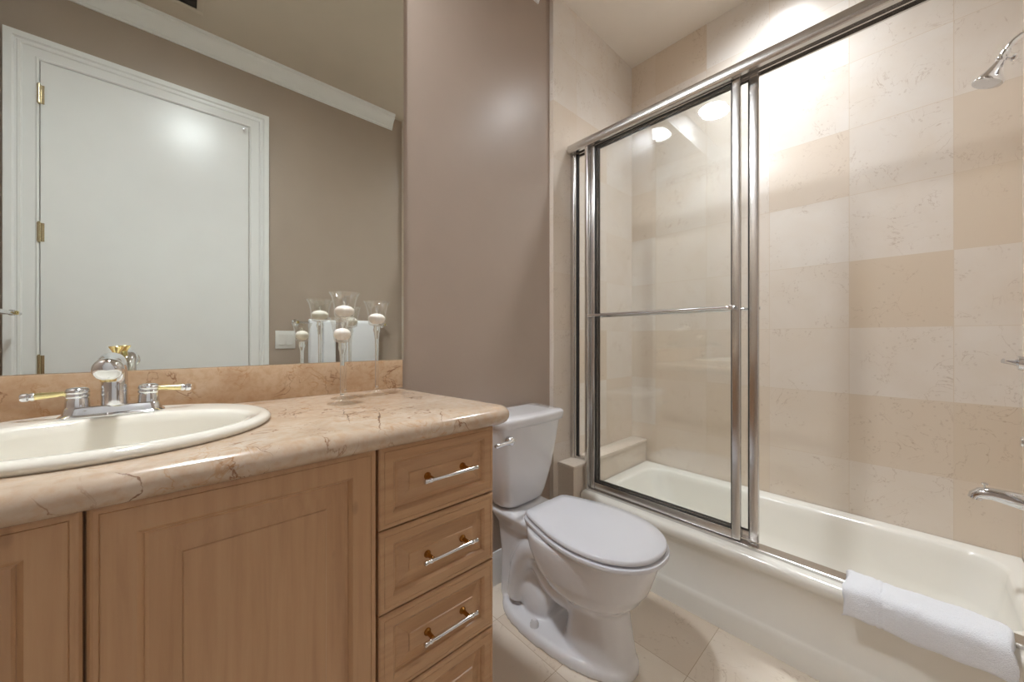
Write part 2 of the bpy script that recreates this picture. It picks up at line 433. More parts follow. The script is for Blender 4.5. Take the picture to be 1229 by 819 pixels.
# tile ledge at the end of the tub
bm = B(); box(bm, 1.473, RX-.001, 1.143, TY-.001, 0, .449); 
lg = struct('trim_4', bm, M['tile_side'], 'cream tiled ledge at the end of the tub beside the toilet', 'ledge', smooth=0)
bm = B(); box(bm, 1.466, RX-.001, 1.136, TY-.001, .449, .467, .003)
struct('ledge_cap', bm, M['tile_side'], '', '', parent=lg)
for o_ in (lg, lg.children[0]):
    a = o_.data.attributes.new('tone', 'FLOAT', 'FACE')
    for i in range(len(a.data)): a.data[i].value = .6

# ------------------------------------------------------------------ ceiling fittings
def downlight(x, y, mat, label):
    t = thing('ceiling_light', label, 'light', (x, y, CZ), 'recessed ceiling lights')
    bm = B(); lathe(bm, [(.096, 0), (.118, 0), (.118, -.003), (.108, -.007), (.098, -.007), (.096, -.005), (.096, 0)], (x, y, CZ), seg=40); obj('trim_ring', bm, M['white_paint'], t)
    bm = B(); lathe(bm, [(0, -.0005), (.0955, -.0005), (.0955, -.004), (0, -.005)], (x, y, CZ), seg=40); obj('diffuser', bm, mat, t)
    return t
downlight(.085, 1.035, M['lamp_vanity'], 'round recessed ceiling light above the vanity sink')
downlight(1.89, .45, M['lamp_shower'], 'round recessed ceiling light above the bathtub')
t = thing('ceiling_vent', 'small ceiling vent with dark slots near the door, top edge of the mirror', 'vent', (-.045, .03, CZ))
bm = B()
for a in ((-.195, .105, -.125, -.097), (-.195, .105, .157, .185), (-.195, -.167, -.097, .157), (.077, .105, -.097, .157)): box(bm, *a, CZ-.008, CZ, .002)
obj('frame', bm, M['ceiling'], t)
bm = B(); box(bm, -.167, .077, -.097, .157, CZ-.002, CZ); obj('opening', bm, M['dark'], t)
bm = B()
for k in range(7): 
    y = -.072+k*.035; prism(bm, [(y, CZ-.006), (y+.012, CZ-.002), (y+.013, CZ-.003), (y+.001, CZ-.007)], 'x', -.165, .075)
obj('louvre', bm, M['dark'], t)

# ------------------------------------------------------------------ vanity cabinet
CB = H-.2248
CF = .74                                     # face of the doors and drawers
ZT = H-.2260                                 # top of doors
van = thing('vanity_cabinet', 'light maple vanity cabinet with raised panel doors and a stack of drawers', 'cabinet', (0, 1.0, 0))
bm = B()
box(bm, LX+.002, LX+.02, CF+.022, WY-.002, .1, CB-.0006); box(bm, .596, .614, CF+.022, WY-.002, .1, CB-.0006)
box(bm, LX+.02, .596, WY-.012, WY-.002, .1, CB-.0006); box(bm, LX+.02, .596, CF+.022, WY-.012, .1, .118)
box(bm, LX+.002, .614, CF+.021, CF+.04, ZT-.05, CB-.0006)
for x in (-.503, -.095, .297): box(bm, x, x+.012, CF+.021, CF+.04, .1, ZT-.05)
box(bm, LX+.002, -.4895, CF+.002, CF+.021, .11, ZT, .002)
obj('carcass', bm, M['wood'], van)
bm = B(); box(bm, LX+.002, .608, CF+.07, CF+.085, 0, .1); box(bm, .590, .608, CF+.085, WY-.002, 0, .1); obj('toe_kick', bm, M['wood'], van)
def panel_front(name, x0, x1, z0, z1, mat, fr, slope, raise_=.0):
    """raised panel: nested rectangles of (inset, depth behind the face)"""
    bm = B()
    L = [(0, .020), (0, .004), (.003, .0008), (.006, 0), (.0105, 0), (.0115, .0012), (.0125, 0), (fr-.006, 0), (fr-.004, .0015), (fr, .0055), (fr+.002, .0095), (fr+.006, .0115), (fr+.010, .011), (fr+.010+slope, .0032), (fr+.011+slope, .0010), (fr+.013+slope, .0004)]
    loops = [[(x0+i, CF+dp, z0+i), (x1-i, CF+dp, z0+i), (x1-i, CF+dp, z1-i), (x0+i, CF+dp, z1-i)] for i, dp in L]
    loft(bm, loops); return obj(name, bm, mat, van, smooth=12)
panel_front('door', -.0894, .3018, .11, ZT, M['wood'], .053, .032)
panel_front('door', -.4842, -.0930, .11, ZT, M['wood'], .053, .032)
dz = [H-.2260, H-.4028, H-.5793, H-.7564, .108]
for k in range(4):
    top, bot = dz[k]-(.0 if k == 0 else .0017), dz[k+1]+.0017
    dr = panel_front('drawer', .3071, .614, bot, top, M['wood_h'], .036, .021)
    hx, hz = .4667, (top+bot)/2+.002
    bm = B(); lathe(bm, [(0, -.055), (.0042, -.055), (.0042, .055), (0, .055)], (hx, CF-.030, hz), (1, 0, 0), 14)
    for s in (-1, 1):
        lathe(bm, [(0, .053), (.0048, .053), (.0059, .0545), (.0059, .0575), (.0046, .059), (.0044, .063), (.0054, .066), (.0054, .071), (.0036, .0725), (0, .073)], (hx, CF-.030, hz), (s, 0, 0), 16)
    h = obj('pull_handle', bm, M['chrome'], dr)
    for s in (-1, 1):
        bm = B(); lathe(bm, [(0, .004), (.0085, .003), (.0085, -.002), (.006, -.005), (.0048, -.010), (.0048, -.026), (0, -.027)], (hx+s*.048, CF, hz), (0, 1, 0), 14)
        # a sub-part may not have children: posts belong to the drawer, next to the bar
        p = obj('handle_post', bm, M['aged_brass'], dr); p['label'] = 'brass post of the drawer pull'

# ------------------------------------------------------------------ countertop with a sink cut-out
CT = H-.177; CB = H-.2248
SX, SY, SA, SB = -.098, .998, .254, .231      # sink rim ellipse
def counter_outline(off):
    """outline, front and right edges pulled in by off; dense points"""
    x_l = LX+.001; yb = WY-.0015; x_rb = .607; x_rf = .664; yf = .702
    R = .05
    pts = []
    def seg(a, b, n):
        for k in range(n): pts.append((a[0]+(b[0]-a[0])*k/n, a[1]+(b[1]-a[1])*k/n))
    seg((x_l, yb), (x_l, yf+off), 20)
    cx, cy_ = x_rf-R, yf+R
    seg((x_l, yf+off), (cx, yf+off), 60)
    for k in range(10):
        a = -PI/2+PI/2*k/9; pts.append((cx+(R-off)*math.cos(a), cy_+(R-off)*math.sin(a)))
    pts.pop()
    seg((x_rf-off, cy_), (x_rb-off, yb), 24)
    seg((x_rb-off, yb), (x_l, yb), 50)
    return pts
bm = B()
th = (CT-CB)/2; RH = .030
prof = [(RH, CB)]
rings = []
for k in range(0, 11):
    a = -PI/2+PI*k/10
    rings.append((RH*(1-math.cos(a)), (CT+CB)/2+th*math.sin(a)))
outl = counter_outline(0)
ctr = Vector((SX, SY))
ang = [math.atan2(p[1]-SY, p[0]-SX) for p in counter_outline(RH)]
hole = [(SX+(SA-.016)*math.cos(a), SY+(SB-.016)*math.sin(a)) for a in ang]
loops = [[(x, y, CB) for x, y in hole]]
for off, z in rings: loops.append([(x, y, z) for x, y in counter_outline(off)])
loops.append([(x, y, CT) for x, y in hole]); loops.append([(x, y, CB) for x, y in hole])
rows = loft(bm, loops, False, False); bmesh.ops.remove_doubles(bm, verts=bm.verts[:], dist=1e-6)
top = tag(obj('countertop', bm, M['marble'], None, 35), 'cream marble countertop with a rounded front edge on the maple vanity', 'countertop')
bm = B(); box(bm, LX+.001, .606, WY-.021, WY-.0015, CT, H+.0765-.16, .0015) if False else box(bm, LX+.001, .606, WY-.021, WY-.0015, CT, H-.0765, .0015)
tag(obj('backsplash', bm, M['marble_warm'], None), 'low cream marble backsplash standing on the countertop below the mirror', 'backsplash')

# mirror
bm = B(); box(bm, LX+.003, .6165, WY-.008, WY-.0012, H-.076, 2.80, .0008, 1)
mir = tag(obj('wall_mirror', bm, M['mirror'], None, 20), 'large frameless wall mirror above the marble backsplash', 'mirror')

# ------------------------------------------------------------------ sink and faucet
sink = thing('sink', 'oval bone white drop in sink set in the marble countertop', 'sink', (SX, SY, CT))
def ell(a, b, cy_, z, n=72): return [(SX+a*math.cos(2*PI*k/n), cy_+b*math.sin(2*PI*k/n), z) for k in range(n)]
BY = .962; BA, BB = .210, .152
bm = B()
loft(bm, [ell(SA-.018, SB-.018, SY, CT-.012), ell(SA-.004, SB-.004, SY, CT+.0004), ell(SA, SB, SY, CT+.004), ell(SA+.001, SB+.001, SY, CT+.009), ell(SA-.003, SB-.003, SY, CT+.0145), ell(SA-.010, SB-.010, SY, CT+.018), ell(SA-.018, SB-.019, SY-.001, CT+.0185), ell(BA+.014, BB+.016, BY+.004, CT+.0165),
          ell(BA+.004, BB+.004, BY, CT+.015), ell(BA-.002, BB-.002, BY, CT+.010), ell(BA-.008, BB-.008, BY, CT-.004), ell(BA-.02, BB-.02, BY, CT-.05), ell(BA-.045, BB-.04, BY, CT-.10), ell(BA-.10, BB-.075, BY, CT-.135), ell(.05, .05, BY, CT-.150), ell(.024, .024, BY, CT-.153),
          ell(.024, .024, BY, CT-.163), ell(.05, .05, BY, CT-.161), ell(BA-.09, BB-.065, BY, CT-.146), ell(BA-.035, BB-.03, BY, CT-.108), ell(BA-.01, BB-.01, BY, CT-.05), ell(BA+.004, BB+.004, BY+.002, CT-.012)], False, False)
# close underside to the rim
bm.verts.ensure_lookup_table()
n = 72; nv = len(bm.verts); a = [bm.verts[nv-n+k] for k in range(n)]; b = [bm.verts[k] for k in range(n)]
for k in range(n): bm.faces.new((a[k], a[(k+1) % n], b[(k+1) % n], b[k]))
obj('basin', bm, M['sink'], sink, 60)
bm = B(); lathe(bm, [(0, -.158), (.021, -.158), (.0235, -.152), (.021, -.150), (.012, -.152), (0, -.151)], (SX, BY, CT), seg=24); obj('drain', bm, M['chrome'], sink)

FZ = CT+.0165; FX, FY = -.099, 1.150
fau = thing('faucet', 'chrome two handle sink faucet with brass trimmed levers on the sink rim', 'faucet', (FX, FY, FZ))
def rr(w_, d_, r, z): return rrect(FX-w_, FX+w_, FY-d_, FY+d_, r, z, 6)
bm = B(); loft(bm, [rr(.078, .027, .020, FZ), rr(.078, .027, .020, FZ+.003), rr(.076, .025, .019, FZ+.005), rr(.073, .0225, .018, FZ+.007), rr(.070, .021, .017, FZ+.019), rr(.068, .019, .016, FZ+.022)])
obj('base_plate', bm, M['chrome'], fau)
for s in (-1, 1):
    hx = FX+s*.0515
    bm = B(); lathe(bm, [(0, .017), (.0185, .019), (.0178, .024), (.0168, .038), (.0158, .040), (.0172, .041), (.018, .044), (.0172, .047), (.0158, .048), (.0172, .0495), (.018, .0525), (.0172, .056), (.015, .059), (.010, .061), (0, .0615)], (hx, FY, FZ), seg=32)
    hub = obj('handle_hub', bm, M['chrome'], fau)
    bm = B(); lathe(bm, [(0, .012), (.0048, .012), (.0050, .020), (.0066, .052), (.0068, .056), (0, .056)], (hx, FY, FZ+.051), (s, 0, -.06), 16)
    l_ = obj('handle_lever', bm, M['brass'], hub); l_['label'] = 'pale brass handle lever'
    bm = B(); lathe(bm, [(0, .054), (.0072, .054), (.0080, .057), (.0072, .060), (.0062, .061), (.0080, .063), (.0080, .069), (.0065, .0715), (0, .072)], (hx, FY, FZ+.051), (s, 0, -.06), 16)
    obj('lever_tip', bm, M['chrome'], hub)
bm = B()
pth = cr([(FX, FY, FZ+.016), (FX, FY, FZ+.05), (FX, FY-.002, FZ+.082), (FX, FY-.016, FZ+.106), (FX, FY-.045, FZ+.114), (FX, FY-.08, FZ+.109), (FX, FY-.105, FZ+.102)], 6)
tube(bm, pth, [.0205-.002*i/len(pth) for i in range(len(pth))], 24)
lathe(bm, [(0, 0), (.019, 0), (.0212, .003), (.0220, .010), (.0214, .018), (.0185, .024), (.012, .027), (0, .028)], (FX, FY-.090, FZ+.1045), (0, -1, -.25), 28)
obj('spout', bm, M['chrome'], fau, 50)
bm = B(); lathe(bm, [(0, .008), (.011, .008), (.0115, 0), (.011, -.006), (.009, -.007), (0, -.007)], (FX, FY-.098, FZ+.084), (0, 0, 1), 20); o_ = obj('aerator', bm, M['brass'], fau); o_['label'] = 'brass aerator ring under the spout'
bm = B(); tube(bm, [(FX, FY+.032, FZ+.004), (FX, FY+.032, FZ+.128)], .003); rod = obj('lift_rod', bm, M['brass'], fau)
bm = B(); lathe(bm, [(0, .116), (.006, .116), (.007, .121), (.0055, .127), (.007, .133), (.011, .140), (.0125, .143), (.011, .1445), (0, .145)], (FX, FY+.032, FZ), seg=18); obj('lift_knob', bm, M['brass'], fau)

# ------------------------------------------------------------------ glass candle holders
def holder(x, y, top_h, cup_h, rim, label, clabel):
    t = thing('candle_holder', label, 'candle holder', (x, y, CT), 'stemmed glass candle holders')
    z1 = top_h-cup_h; neck = .0085
    bm = B(); lathe(bm, [(0, .0006), (.037, .0006), (.0375, .002), (.030, .0045), (.018, .009), (.009, .017), (.0055, .028), (0, .029)], (x, y, CT), seg=36); obj('base', bm, M['goblet'], t)
    bm = B(); lathe(bm, [(0, .022), (.0055, .026), (.0054, .05), (.0052, z1*.5), (.0060, z1*.8), (.0085, z1-.022), (.011, z1-.012), (.0095, z1-.004), (.010, z1+.002), (0, z1+.003)], (x, y, CT), seg=20); obj('stem', bm, M['stem'], t)
    r = rim; out = [(.004, 0), (.55*r, .004), (.66*r, .014), (.68*r, .03), (.72*r, .55*cup_h), (.82*r, .78*cup_h), (r, cup_h)]
    out = [(p.x, p.y) for p in cr([(a_, b_, 0) for a_, b_ in out], 5)]
    inn = [(max(a_-.0013, .0005), b_+.0015) for a_, b_ in out[::-1]]; inn[0] = (out[-1][0]-.0012, out[-1][1])
    bm = B(); lathe(bm, [(a_, b_+z1) for a_, b_ in out+inn], (x, y, CT), seg=40); obj('cup', bm, M['goblet'], t, 50)
    zc = CT+z1+.0075; cr_ = .64*r
    c = thing('floating_candle', clabel, 'candle', (x, y, zc), 'round white candles in the glass holders')
    bm = B(); lathe(bm, [(0, 0), (cr_*.55, .0005), (cr_*.85, .007), (cr_*.99, .014), (cr_, .0175), (cr_*.97, .022), (cr_*.7, .029), (cr_*.3, .0325), (0, .033)], (x, y, zc), seg=32); obj('wax', bm, M['wax'], c, 50)
    bm = B(); tube(bm, [(x, y, zc+.032), (x+.0006, y, zc+.038), (x-.002, y, zc+.044)], .0011, 8); obj('wick', bm, M['wick'], c)
holder(.331, 1.045, .234, .068, .0335, 'shortest glass candle holder, standing nearest the counter front', 'round white candle in the shortest glass holder')
holder(.366, 1.135, .314, .078, .042, 'tallest glass candle holder, standing between the other two', 'round white candle in the tallest glass holder')
holder(.4655, 1.140, .295, .078, .0395, 'glass candle holder nearest the right end of the backsplash', 'round white candle in the holder nearest the counter end')

# ------------------------------------------------------------------ toilet
TX = 1.10
toi = thing('toilet', 'white two piece toilet between the vanity and the bathtub', 'toilet', (TX, .9, 0))
def egg(z, yb, yf, hw, yc, pb=.75, n=48):
    out = []
    for k in range(n):
        a = 2*PI*k/n; c, s = math.cos(a), math.sin(a)
        if s > 0: out.append((TX+hw*math.copysign(abs(c)**pb, c), yc+(yb-yc)*abs(s)**pb, z))
        else: out.append((TX+hw*math.copysign(abs(c)**.95, c), yc-(yc-yf)*abs(s)**.95, z))
    return out
bm = B()
loft(bm, [egg(.0, .86, .602, .100, .74), egg(.03, .86, .608, .098, .74), egg(.09, .85, .620, .096, .74), egg(.15, .84, .632, .095, .74), egg(.195, .86, .638, .099, .75), egg(.213, .88, .626, .115, .77), egg(.242, .92, .594, .144, .79), egg(.285, .96, .566, .163, .81), egg(.34, 1.0, .546, .172, .82), egg(.375, 1.01, .535, .176, .82), egg(.398, 1.01, .532, .176, .82), egg(.405, 1.01, .535, .173, .82)])
loft(bm, [egg(.0, 1.185, .598, .151, .95, .8), egg(.022, 1.185, .598, .151, .95, .8), egg(.038, 1.17, .606, .141, .95, .8)])
loft(bm, [rrect(TX-.085, TX+.085, 1.06, 1.20, .04, .02), rrect(TX-.08, TX+.08, 1.05, 1.20, .04, .2), rrect(TX-.09, TX+.09, 1.0, 1.21, .04, .33), rrect(TX-.115, TX+.115, .96, 1.225, .04, .375), rrect(TX-.118, TX+.118, .95, 1.228, .04, .392), rrect(TX-.108, TX+.108, .96, 1.22, .035, .403)])
tr = cr([(TX, .80, .20), (TX, .90, .20), (TX, .985, .265), (TX, 1.06, .25), (TX, 1.075, .16), (TX, 1.0, .075), (TX, .93, .05)], 6)
tube(bm, tr, [.085, .09, .092]+[.094]*(len(tr)-8)+[.09, .085, .075, .07, .06], 20)
for s in (-1, 1):
    tube(bm, cr([(TX+s*.06, .84, .26), (TX+s*.075, .92, .30), (TX+s*.078, 1.0, .29), (TX+s*.075, 1.06, .20), (TX+s*.07, 1.09, .06)], 6), .042, 16)
obj('bowl', bm, M['porcelain'], toi, 0, [('REMESH', dict(mode='VOXEL', voxel_size=.0065, use_smooth_shade=True)), ('SMOOTH', dict(factor=.5, iterations=6))])
for s in (-1, 1):
    bm = B(); lathe(bm, [(0, -.004), (.0165, -.004), (.0165, .010), (.013, .019), (.008, .026), (0, .028)], (TX+s*.118, .945, .036), seg=20); obj('bolt_cap', bm, M['porcelain'], toi)
def tank_loop(z, hw, y0, y1, r, bow):
    lp = rrect(TX-hw, TX+hw, y0, y1, r, z, 8)
    return [(p.x, p.y-(bow*(1-((p.x-TX)/hw)**2) if p.y < (y0+y1)/2 else 0), p.z) for p in lp]
def dense(z, hw, y0, y1, r, bow):
    lp = tank_loop(z, hw, y0, y1, r, 0); out = []
    for i in range(len(lp)):
        a, b = Vector(lp[i]), Vector(lp[(i+1) % len(lp)])
        m = 10 if i % 9 == 8 else 1
        for k in range(m): out.append(a+(b-a)*k/m)
    return [(p.x, p.y-(bow*(1-((p.x-TX)/hw)**2) if p.y < (y0+y1)/2 else 0), p.z) for p in out]
bm = B()
loft(bm, [dense(.405, .095, 1.115, 1.20, .035, .008), dense(.420, .119, 1.105, 1.215, .04, .010), dense(.45, .131, 1.098, 1.228, .042, .012), dense(.55, .155, 1.082, 1.236, .04, .014), dense(.66, .170, 1.070, 1.242, .036, .014), dense(.756, .181, 1.060, 1.246, .032, .014)])
obj('tank', bm, M['porcelain'], toi, 60)
bm = B()
loft(bm, [dense(.752, .180, 1.062, 1.245, .03, .014), dense(.756, .187, 1.050, 1.252, .03, .016), dense(.772, .190, 1.046, 1.255, .03, .016), dense(.786, .191, 1.044, 1.256, .03, .016), dense(.793, .188, 1.048, 1.254, .028, .016), dense(.797, .181, 1.056, 1.248, .026, .016), dense(.7985, .12, 1.09, 1.22, .02, .012)])
obj('tank_lid', bm, M['porcelain'], toi, 60)
half = [(0, 1.004), (.085, 1.003), (.110, .995), (.124, .972), (.144, .91), (.166, .83), (.176, .75), (.171, .68), (.149, .61), (.108, .555), (.056, .524), (0, .516)]
def seat_loop(sc, z, dy=0):
    full = half+[(-x, y) for x, y in half[-2:0:-1]]
    pts = cr([(x, y, 0) for x, y in full], 6, True); cy_ = .77
    return [(TX+p.x*sc, cy_+(p.y-cy_)*sc+dy, z) for p in pts]
def ring_in(z): return [(TX+(x-TX)*.62, .76+(y-.76)*.62, z) for x, y, _ in seat_loop(1, z)]
bm = B()
loops = [ring_in(.409), seat_loop(1.0, .4085), seat_loop(1.030, .412), seat_loop(1.036, .418), seat_loop(1.030, .424), seat_loop(1.0, .4255), ring_in(.4255), ring_in(.409)]
loft(bm, loops, False, False); bmesh.ops.remove_doubles(bm, verts=bm.verts[:], dist=1e-6); obj('seat', bm, M['seat_plastic'], toi, 50)
bm = B(); loft(bm, [seat_loop(.985, .4315), seat_loop(1.0, .4335), seat_loop(1.004, .438), seat_loop(.998, .444), seat_loop(.98, .4475), seat_loop(.80, .4505), seat_loop(.5, .452), seat_loop(.2, .4525)])
obj('seat_lid', bm, M['seat_plastic'], toi, 50)
for s in (-1, 1):
    bm = B(); lathe(bm, [(0, -.02), (.011, -.02), (.011, .02), (0, .02)], (TX+s*.075, 1.008, .424), (1, 0, 0), 16); box(bm, TX+s*.075-.014, TX+s*.075+.014, .998, 1.03, .402, .422, .004); obj('hinge', bm, M['seat_plastic'], toi)
bm = B(); lathe(bm, [(0, .014), (.018, .014), (.0185, .006), (.0175, -.004), (.014, -.011), (.008, -.0145), (0, -.0155)], (.955, 1.046, .712), (0, 1, 0), 22)
tube(bm, [(.950, 1.037, .712), (.925, 1.035, .7115), (.895, 1.035, .711), (.874, 1.036, .710), (.868, 1.036, .710)], [.0085, .0075, .0075, .0085, .006], 14)
obj('flush_lever', bm, M['chrome'], toi)

# ------------------------------------------------------------------ bathtub
tub = thing('bathtub', 'bone white alcove bathtub with a plain apron, behind the glass doors', 'bathtub', (1.87, .43, 0))
Y0, Y1 = RY+.002, 1.140
bm = B()
NB = 10
def bl(x0, x1, y0, y1, r, z): return rrect(x0, x1, y0, y1, r, z, NB)
rx = RX-.002
loft(bm, [bl(1.532, rx, Y0, Y1, .004, 0.0), bl(1.532, rx, Y0, Y1, .004, .010), bl(1.538, rx, Y0, Y1, .004, .066), bl(1.5405, rx, Y0, Y1, .004, .078), bl(1.546, rx, Y0, Y1, .004, .086), bl(1.552, rx, Y0, Y1, .004, .094), bl(1.550, rx, Y0, Y1, .004, .20), bl(1.545, rx, Y0, Y1, .004, .262), bl(1.534, rx, Y0, Y1, .004, .276), bl(1.526, rx, Y0, Y1, .004, .288), bl(1.523, rx, Y0, Y1, .004, .302), bl(1.526, rx, Y0, Y1, .004, .314), bl(1.534, rx, Y0, Y1, .004, .322), bl(1.546, rx, Y0, Y1, .004, .326),
          bl(1.635, 2.170, -.238, 1.078, .10, .326), bl(1.641, 2.162, -.232, 1.072, .10, .3235), bl(1.647, 2.154, -.226, 1.064, .10, .314), bl(1.655, 2.147, -.221, 1.047, .10, .28), bl(1.672, 2.130, -.205, .985, .11, .16), bl(1.69, 2.112, -.13, .93, .13, .09), bl(1.73, 2.07, -.09, .87, .12, .066), bl(1.78, 2.02, -.04, .80, .10, .060)], False, True)
obj('tub_body', bm, M['tub'], tub, 50)
bm = B(); lathe(bm, [(0, 0), (.034, 0), (.035, .003), (.028, .008), (0, .009)], (1.93, -.197, .160), (0, 1, .12), 28); obj('overflow_plate', bm, M['chrome'], tub)
bm = B(); lathe(bm, [(0, .001), (.03, .001), (.028, .005), (.012, .004), (0, .006)], (1.90, 0.03, .060), seg=24); obj('drain', bm, M['chrome'], tub)

# ------------------------------------------------------------------ shower enclosure: fixed frame
enc = thing('shower_enclosure', 'fixed chrome shower frame: header, sill and jambs along the tub rim', 'shower frame', (1.6, .43, TUB_Z))
YA, YB = RY+.001, TY-.001
HB, HT = 2.106, 2.152
bm = B(); prism(bm, [(1.552, HB), (1.546, HB+.005), (1.544, HB+.010), (1.544, HB+.018), (1.5455, HB+.020), (1.5455, HT-.014), (1.549, HT-.004), (1.557, HT), (1.628, HT), (1.630, HT-.004), (1.630, HB), (1.622, HB), (1.622, HB+.03), (1.604, HB+.03), (1.604, HB+.004), (1.598, HB+.004), (1.598, HB+.03), (1.570, HB+.03), (1.570, HB)], 'y', YA, YB)
obj('header', bm, M['frame'], enc, 30)
SZ = TUB_Z+.0005
bm = B(); prism(bm, [(1.566, SZ), (1.566, SZ+.009), (1.570, SZ+.0115), (1.618, SZ+.0115), (1.622, SZ+.009), (1.622, SZ)], 'y', YA, 1.1405)
obj('sill', bm, M['frame'], enc, 30)
bm = B(); box(bm, 1.572, 1.618, TY-.026, TY-.001, .4675, HB, .002); box(bm, 1.578, 1.612, TY-.034, TY-.026, .4675, HB); obj('wall_jamb', bm, M['frame'], enc)
bm = B(); box(bm, 1.590, 1.600, TY-.042, TY-.034, .4675, HB); obj('gasket', bm, M['rubber'], enc)
bm = B(); box(bm, 1.572, 1.618, RY+.001, RY+.026, SZ+.012, HB, .002); obj('wall_jamb', bm, M['frame'], enc)
bm = B(); box(bm, 1.552, 1.622, 1.116, 1.1345, SZ+.0115, HB, .003); obj('post', bm, M['frame'], enc)
bm = B(); box(bm, 1.578, 1.612, 1.1345, TY-.034, .4675, .482, .002); obj('bottom_rail', bm, M['frame'], enc)
bm = B(); box(bm, 1.592, 1.598, 1.1345, TY-.036, .482, HB); obj('glass_pane', bm, M['glass'], enc, 0)

def panel(name, label, x0, x1, y0, y1, zb, zt, st_r, bar_x):
    p = thing(name, label, 'shower door', ((x0+x1)/2, (y0+y1)/2, zb), 'sliding glass shower doors')
    xm = (x0+x1)/2
    bm = B(); box(bm, x0, x1, y0, y0+st_r, zb, zt, .004, 3); obj('stile', bm, M['frame'], p)
    bm = B(); box(bm, x0, x1, y1-.026, y1, zb, zt, .003); obj('stile', bm, M['frame'], p)
    bm = B(); box(bm, x0+.001, x1-.001, y0+st_r, y1-.026, zb, zb+.034, .002); obj('bottom_rail', bm, M['frame'], p)
    bm = B(); box(bm, x0+.001, x1-.001, y0+st_r, y1-.026, zt-.030, zt, .002); obj('top_rail', bm, M['frame'], p)
    bm = B(); box(bm, xm-.003, xm+.003, y0+st_r-.004, y1-.022, zb+.030, zt-.026); obj('glass_pane', bm, M['glass'], p, 0)
    bm = B()
    for a in ((y0+st_r, y1-.026, zb+.034, zb+.037), (y0+st_r, y1-.026, zt-.034, zt-.030), (y0+st_r, y0+st_r+.003, zb+.037, zt-.034), (y1-.030, y1-.026, zb+.037, zt-.034)):
        box(bm, xm-.005, xm+.005, *a)
    obj('gasket', bm, M['rubber'], p)
    zbz = H+.119
    bm = B(); lathe(bm, [(0, 0), (.0068, 0), (.0068, y1-y0-.012), (0, y1-y0-.012)], (bar_x, y0+.006, zbz), (0, 1, 0), 16)
    bar = obj('towel_bar', bm, M['chrome'], p)
    for yy in (y0+.018, y1-.014):
        bm = B(); a, b = (bar_x-.009, x0+.002) if bar_x < x0 else (x1-.002, bar_x+.009)
        box(bm, a, b, yy-.008, yy+.008, zbz-.0085, zbz+.0085, .003); obj('bar_bracket', bm, M['chrome'], p)
    return p
panel('shower_door', 'outer sliding glass shower door with a horizontal chrome bar, facing the toilet', 1.574, 1.594, .432, 1.115, SZ+.0145, HB+.026, .030, 1.532)
panel('shower_door', 'inner sliding glass shower door behind the outer one, its chrome stile just right', 1.6055, 1.6205, .380, 1.113, SZ+.0145, HB+.026, .032, 1.655)

# ------------------------------------------------------------------ shower head, valve, spout on the near end wall
VX = 1.93
sh = thing('wall_shower', 'chrome shower head on an angled arm, high on the tiled wall', 'shower head', (VX, RY, 2.05))
bm = B(); lathe(bm, [(0, 0), (.030, 0), (.030, .003), (.022, .010), (.012, .013), (0, .013)], (VX, RY, 2.060), (0, 1, 0), 28); obj('flange', bm, M['chrome'], sh)
arm = cr([(VX, RY+.002, 2.060), (VX, RY+.03, 2.058), (VX, RY+.052, 2.044), (VX, RY+.068, 2.018)], 6)
bm = B(); tube(bm, arm, .0078, 16); obj('shower_arm', bm, M['chrome'], sh)
dirv = Vector((-.05, .40, -.92)).normalized(); p0 = Vector((VX, RY+.068, 2.018))
bm = B(); lathe(bm, [(0, -.006), (.0105, -.006), (.0115, .004), (.0105, .012), (.013, .016), (.013, .022), (.010, .026), (.012, .034), (.0145, .042), (.022, .060), (.030, .076), (.0345, .083), (.0355, .088), (.034, .091), (.030, .0915), (0, .0905)], p0, dirv, 32)
hd = obj('head', bm, M['chrome'], sh)
bm = B(); side = Vector((0, 1, .35)).normalized(); pc = p0+dirv*.019
tube(bm, [pc, pc-Vector((0, .016, .006)), pc-Vector((0, .022, .012))], .0042, 10)
lathe(bm, [(0, 0), (.006, .001), (.010, .004), (.010, .009), (.006, .013), (0, .014)], pc-Vector((0, .018, .006)), (0, -1, -.5), 12)
obj('volume_lever', bm, M['chrome'], sh)
vl = thing('shower_valve', 'chrome lever shower valve at mid height on the tiled wall', 'valve', (VX, RY, 1.035))
bm = B(); lathe(bm, [(0, 0), (.075, 0), (.076, .003), (.070, .008), (.03, .012), (.024, .03), (.022, .045), (0, .046)], (VX, RY, 1.035), (0, 1, 0), 40); obj('valve_plate', bm, M['chrome'], vl)
bm = B(); tube(bm, [(VX, RY+.038, 1.035), (VX-.01, RY+.055, 1.037), (VX-.02, RY+.075, 1.041)], [.012, .009, .0075], 14); obj('lever', bm, M['chrome'], vl)
kb = thing('diverter_knob', 'small chrome knob between the shower valve and the tub spout', 'knob', (VX, RY, .79))
bm = B(); lathe(bm, [(0, 0), (.028, 0), (.028, .004), (.018, .009), (.010, .012), (0, .012)], (VX, RY, .79), (0, 1, 0), 28); obj('flange', bm, M['chrome'], kb)
bm = B(); lathe(bm, [(0, .010), (.009, .010), (.009, .020), (.016, .024), (.017, .036), (.014, .040), (0, .041)], (VX, RY, .79), (0, 1, 0), 24); obj('knob', bm, M['chrome'], kb)
sp = thing('tub_spout', 'chrome bathtub spout with a lift pin, low on the tiled wall', 'spout', (VX, RY, .60))
bm = B()
path = [(0, .600, .026), (.02, .602, .027), (.06, .607, .0225), (.095, .611, .019), (.115, .607, .0185), (.126, .597, .0165), (.129, .587, .015)]
tube(bm, [(VX, RY+a, b) for a, b, _ in path], [r for *_, r in path], 22); obj('spout_body', bm, M['chrome'], sp, 50)
